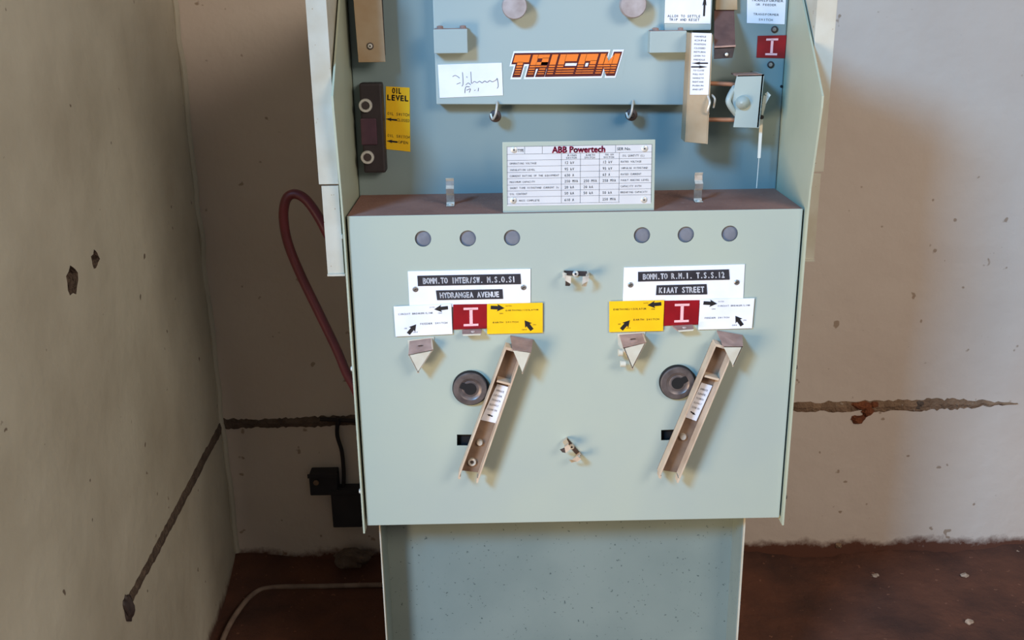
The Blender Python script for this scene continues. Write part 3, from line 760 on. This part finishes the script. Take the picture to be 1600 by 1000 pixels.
# --- upper right mechanism
y = .150
mb = MB(); a = U(1040,0,y=y); b = U(1111,47,y=y)
mb.box((a.x,y,b.z),(b.x,YB,1.72),'door',.002); mbx = mb.build('mechanism_box', C)
cd_ = Card([(1041,-45),(1112,-45),(1110,37),(1038,36)], y-.0012, .0011, 'white')
cd_.mono('ALLOW TO SETTLE',.06,.115,.78,.165); cd_.mono('TRIP AND RESET',.10,.045,.76,.095)
cd_.arrow(.86,.36,math.pi/2,.040,.0045); cd_.arrow(.86,.72,math.pi/2,.040,.0045)
cd_.text('SPRING CHARGED',.08,.80,.72,.86); cd_.text('PUSH TO CLOSE',.08,.66,.72,.72)
cd_.mb.build('instruction_label', mbx, label='white label with upward arrows')
cd_ = Card([(1168,-40),(1230,-38),(1226,38),(1167,36)], YB-.0010, .0008, 'white')
cd_.mono('TRANSFORMER',.10,.455,.94,.50,'ink'); cd_.mono('OR FEEDER',.22,.37,.76,.415,'ink2'); cd_.mono('TRANSFORMER',.16,.17,.84,.215,'ink2'); cd_.mono('SWITCH',.30,.06,.68,.105,'ink2')
cd_.mb.build('circuit_label', C, label='white label with small print')
for px, py in ((1210,46),(1204,101)):
    o = screw(px, py, YB, .0066, 'darkmetal', C, .004); k = MB(); k.lathe(U(px,py,y=YB-.004),(0,-1,0),[(.0036,-.001),(.0036,.0010),(.001,.0014)],'steel',14); k.build('rivet', o)
mb = MB(); mb.lathe(U(1221,135,y=YB),(0,-1,0),[(.0028,-.002),(.0028,.0006)],'black',14); mb.build('pin_hole', C)
# upright handle carrying the white label
yh = .095
q = [U(1081,52,y=yh),U(1112,54,y=yh),U(1104,225,y=yh),U(1072,222,y=yh)]
mb = MB(); mb.prism(q,(0,.004,0),'tan',.001)
mb.prism([q[0],q[0]+Vector((-.002,0,0)),q[3]+Vector((-.002,0,0)),q[3]],(0,.045,0),'tan'); mb.prism([q[1],q[1]+Vector((.002,0,0)),q[2]+Vector((.002,0,0)),q[2]],(0,.03,0),'tan')
hz = (q[0].z+q[3].z)/2; hx = (q[0].x+q[1].x)/2
for dz in (.030,): mb.lathe((hx,yh+.004,hz+dz),(0,1,0),[(.009,0),(.009,YB-yh-.004)],'darkmetal',16)
th = mb.build('trip_handle', C, label='upright tan handle')
cd_ = Card([(1081,51),(1112,52),(1107,148),(1078,148)], yh-.0010, .0008, 'white')
for i, t in enumerate(['HANDLE','ON','POSITION','CLOSED','RETURN','LEVER TO','MIDDLE']): cd_.text(t,.14,.93-i*.062,.72,.955-i*.062,'ink2')
cd_.arrow(.46,.515,math.pi,.030,.003); cd_.arrow(.44,.455,0,.030,.003)
for i, t in enumerate(['TO CLOSE','PULL OUT','HANDLE TO','RIGHT AND','PUSH IN','AND LIFT']): cd_.text(t,.12,.385-i*.062,.70,.41-i*.062,'ink2')
cd_.mb.build('handle_label', th, label='white label with black arrows')
mb = MB(); mb.tube([U(1106,150,y=yh-.002),U(1109,160,y=yh-.014),U(1106,172,y=yh-.012),U(1107,178,y=yh-.003)],.0020,'bright',8)
mb.tube([U(1112,148,y=yh+.01),U(1117,155,y=yh),U(1115,168,y=yh+.01)],.0018,'bright',8); mb.build('handle_spring', th, smooth=True)
# brown dusty lever
ys = YB-.002
mb = MB(); A0, A1 = U(1116,12,y=ys), U(1147,12,y=ys); B0, B1 = U(1116,73,y=.10), U(1149,71,y=.10)
mb.prism([A0+Vector((0,0,.05)),A1+Vector((0,0,.05)),A1+Vector((.004,0,-.004)),A0+Vector((0,0,-.004))],(0,-.012,0),'tan',.001)
mb.prism([A0,A1,B1,B0],(0,0,-.004),'brownlever'); 
mb.prism([B0,B1,B1+Vector((-.004,0,-.022)),B0+Vector((.001,0,-.022))],(0,.004,0),'darkmetal',.001)
mb.prism([B0+Vector((0,-.001,.001)),B1+Vector((0,-.001,.001)),B1+Vector((0,-.001,-.002)),B0+Vector((0,-.001,-.002))],(0,-.002,0),'dustpink')
mb.lathe(U(1135,85,y=.098),(0,-1,0),[(.003,0),(.003,.003),(.001,.004)],'bright',12)
mb.build('charging_lever', C, label='brown dust-covered lever sticking out')
# bracket with two rods
yk = .115
q = [(1151,117),(1193,115),(1186,199),(1146,197),(1151,186),(1160,160),(1142,150)]
q = [(1152,117),(1194,116),(1186,200),(1146,199),(1150,180),(1143,155)]
mb = MB(); mb.prism([U(*p, y=yk) for p in q],(0,.004,0),'door',.001)
e = [U(1194,116,y=yk),U(1186,200,y=yk)]; mb.prism([e[0],e[1],e[1]+Vector((0,YB-yk,0)),e[0]+Vector((0,YB-yk,0))],(-.004,0,0),'door')
t_ = [U(1152,117,y=yk),U(1194,116,y=yk)]; mb.prism([t_[0],t_[1],t_[1]+Vector((0,.05,0)),t_[0]+Vector((0,.05,0))],(0,0,-.003),'dustpink')
br = mb.build('lock_bracket', C)
mb = MB(); 
c = U(1160,160,y=yk); vs = []
mb.lathe(c,(-.35,-1,.1),[(.013,-.002),(.012,.006),(.007,.014),(.002,.018)],'door',16); mb.build('boss', br, smooth=True)
for p0, p1 in (((1104,130),(1154,132)),((1100,187),(1150,187))):
    mb = MB(); a = U(*p0, y=yk+.012); b = U(*p1, y=yk+.012); mb.tube([a,b],.0042,'copper',12); mb.build('rod', br, smooth=True)
mb = MB(); a = U(1112,158,y=yk+.03); b = U(1150,150,y=yk+.02); mb.tube([U(1148,136,y=yk+.01),U(1138,158,y=yk-.004),U(1150,178,y=yk+.008)],.0055,'door',10)
mb.build('cam_arm', br, smooth=True)
# white cable tie hanging beside the bracket
mb = MB()
def flat(pts, wd, mt='tie', th=.0012, y=.135):
    P_ = [U(a, b, y=y) for a, b in pts]
    for i in range(len(P_)-1):
        d = (P_[i+1]-P_[i]).normalized(); n = Vector((d.z,0,-d.x))*wd[i]; n2 = Vector((d.z,0,-d.x))*wd[i+1]
        mb.prism([P_[i]+n,P_[i]-n,P_[i+1]-n2,P_[i+1]+n2],(0,th,0),mt)
flat([(1202,146),(1198,150),(1194,162),(1191,180)],[.0045,.0058,.0035,.0018])
flat([(1190,186),(1188,215),(1186,247)],[.0030,.0030,.0028])
mb.lathe(U(1190,183,y=.134),(0,-1,0),[(.004,-.002),(.004,.002)],'darkmetal',12)
p0 = U(1190,183,y=.136); mb.tube([U(1190,172,y=.138), U(1187,168,y=.16)],.0014,'tie',6)
mb.tube([U(1186,246,y=.136),U(1184,270,y=.136),U(1182,294,y=.12)],.0007,'tie',6)
o = mb.build('cable_tie'); tag(o, 'white plastic tie hanging from the lock bracket at upper right of the cabinet', 'cable tie')

# red cable looping out at the left of the cabinet
mb = MB(); mb.tube([Vector((-.4445,.13,U(530,420,y=.13).z)), U(513,368,y=.13)] + [U(a, b, y=.13) for a, b in [(497,338),(478,312),(460,303),(447,312),(443,340),(450,380),(470,430),(500,492),(526,546),(541,582)]] + [Vector((-.4365,.13,U(556,622,y=.13).z)), Vector((-.4365,.13,U(560,680,y=.13).z))], .0095, 'cable_red', 14)
tag(mb.build('red_cable', smooth=True), 'thick dark red cable looping out from behind the left side of the cabinet', 'cable')
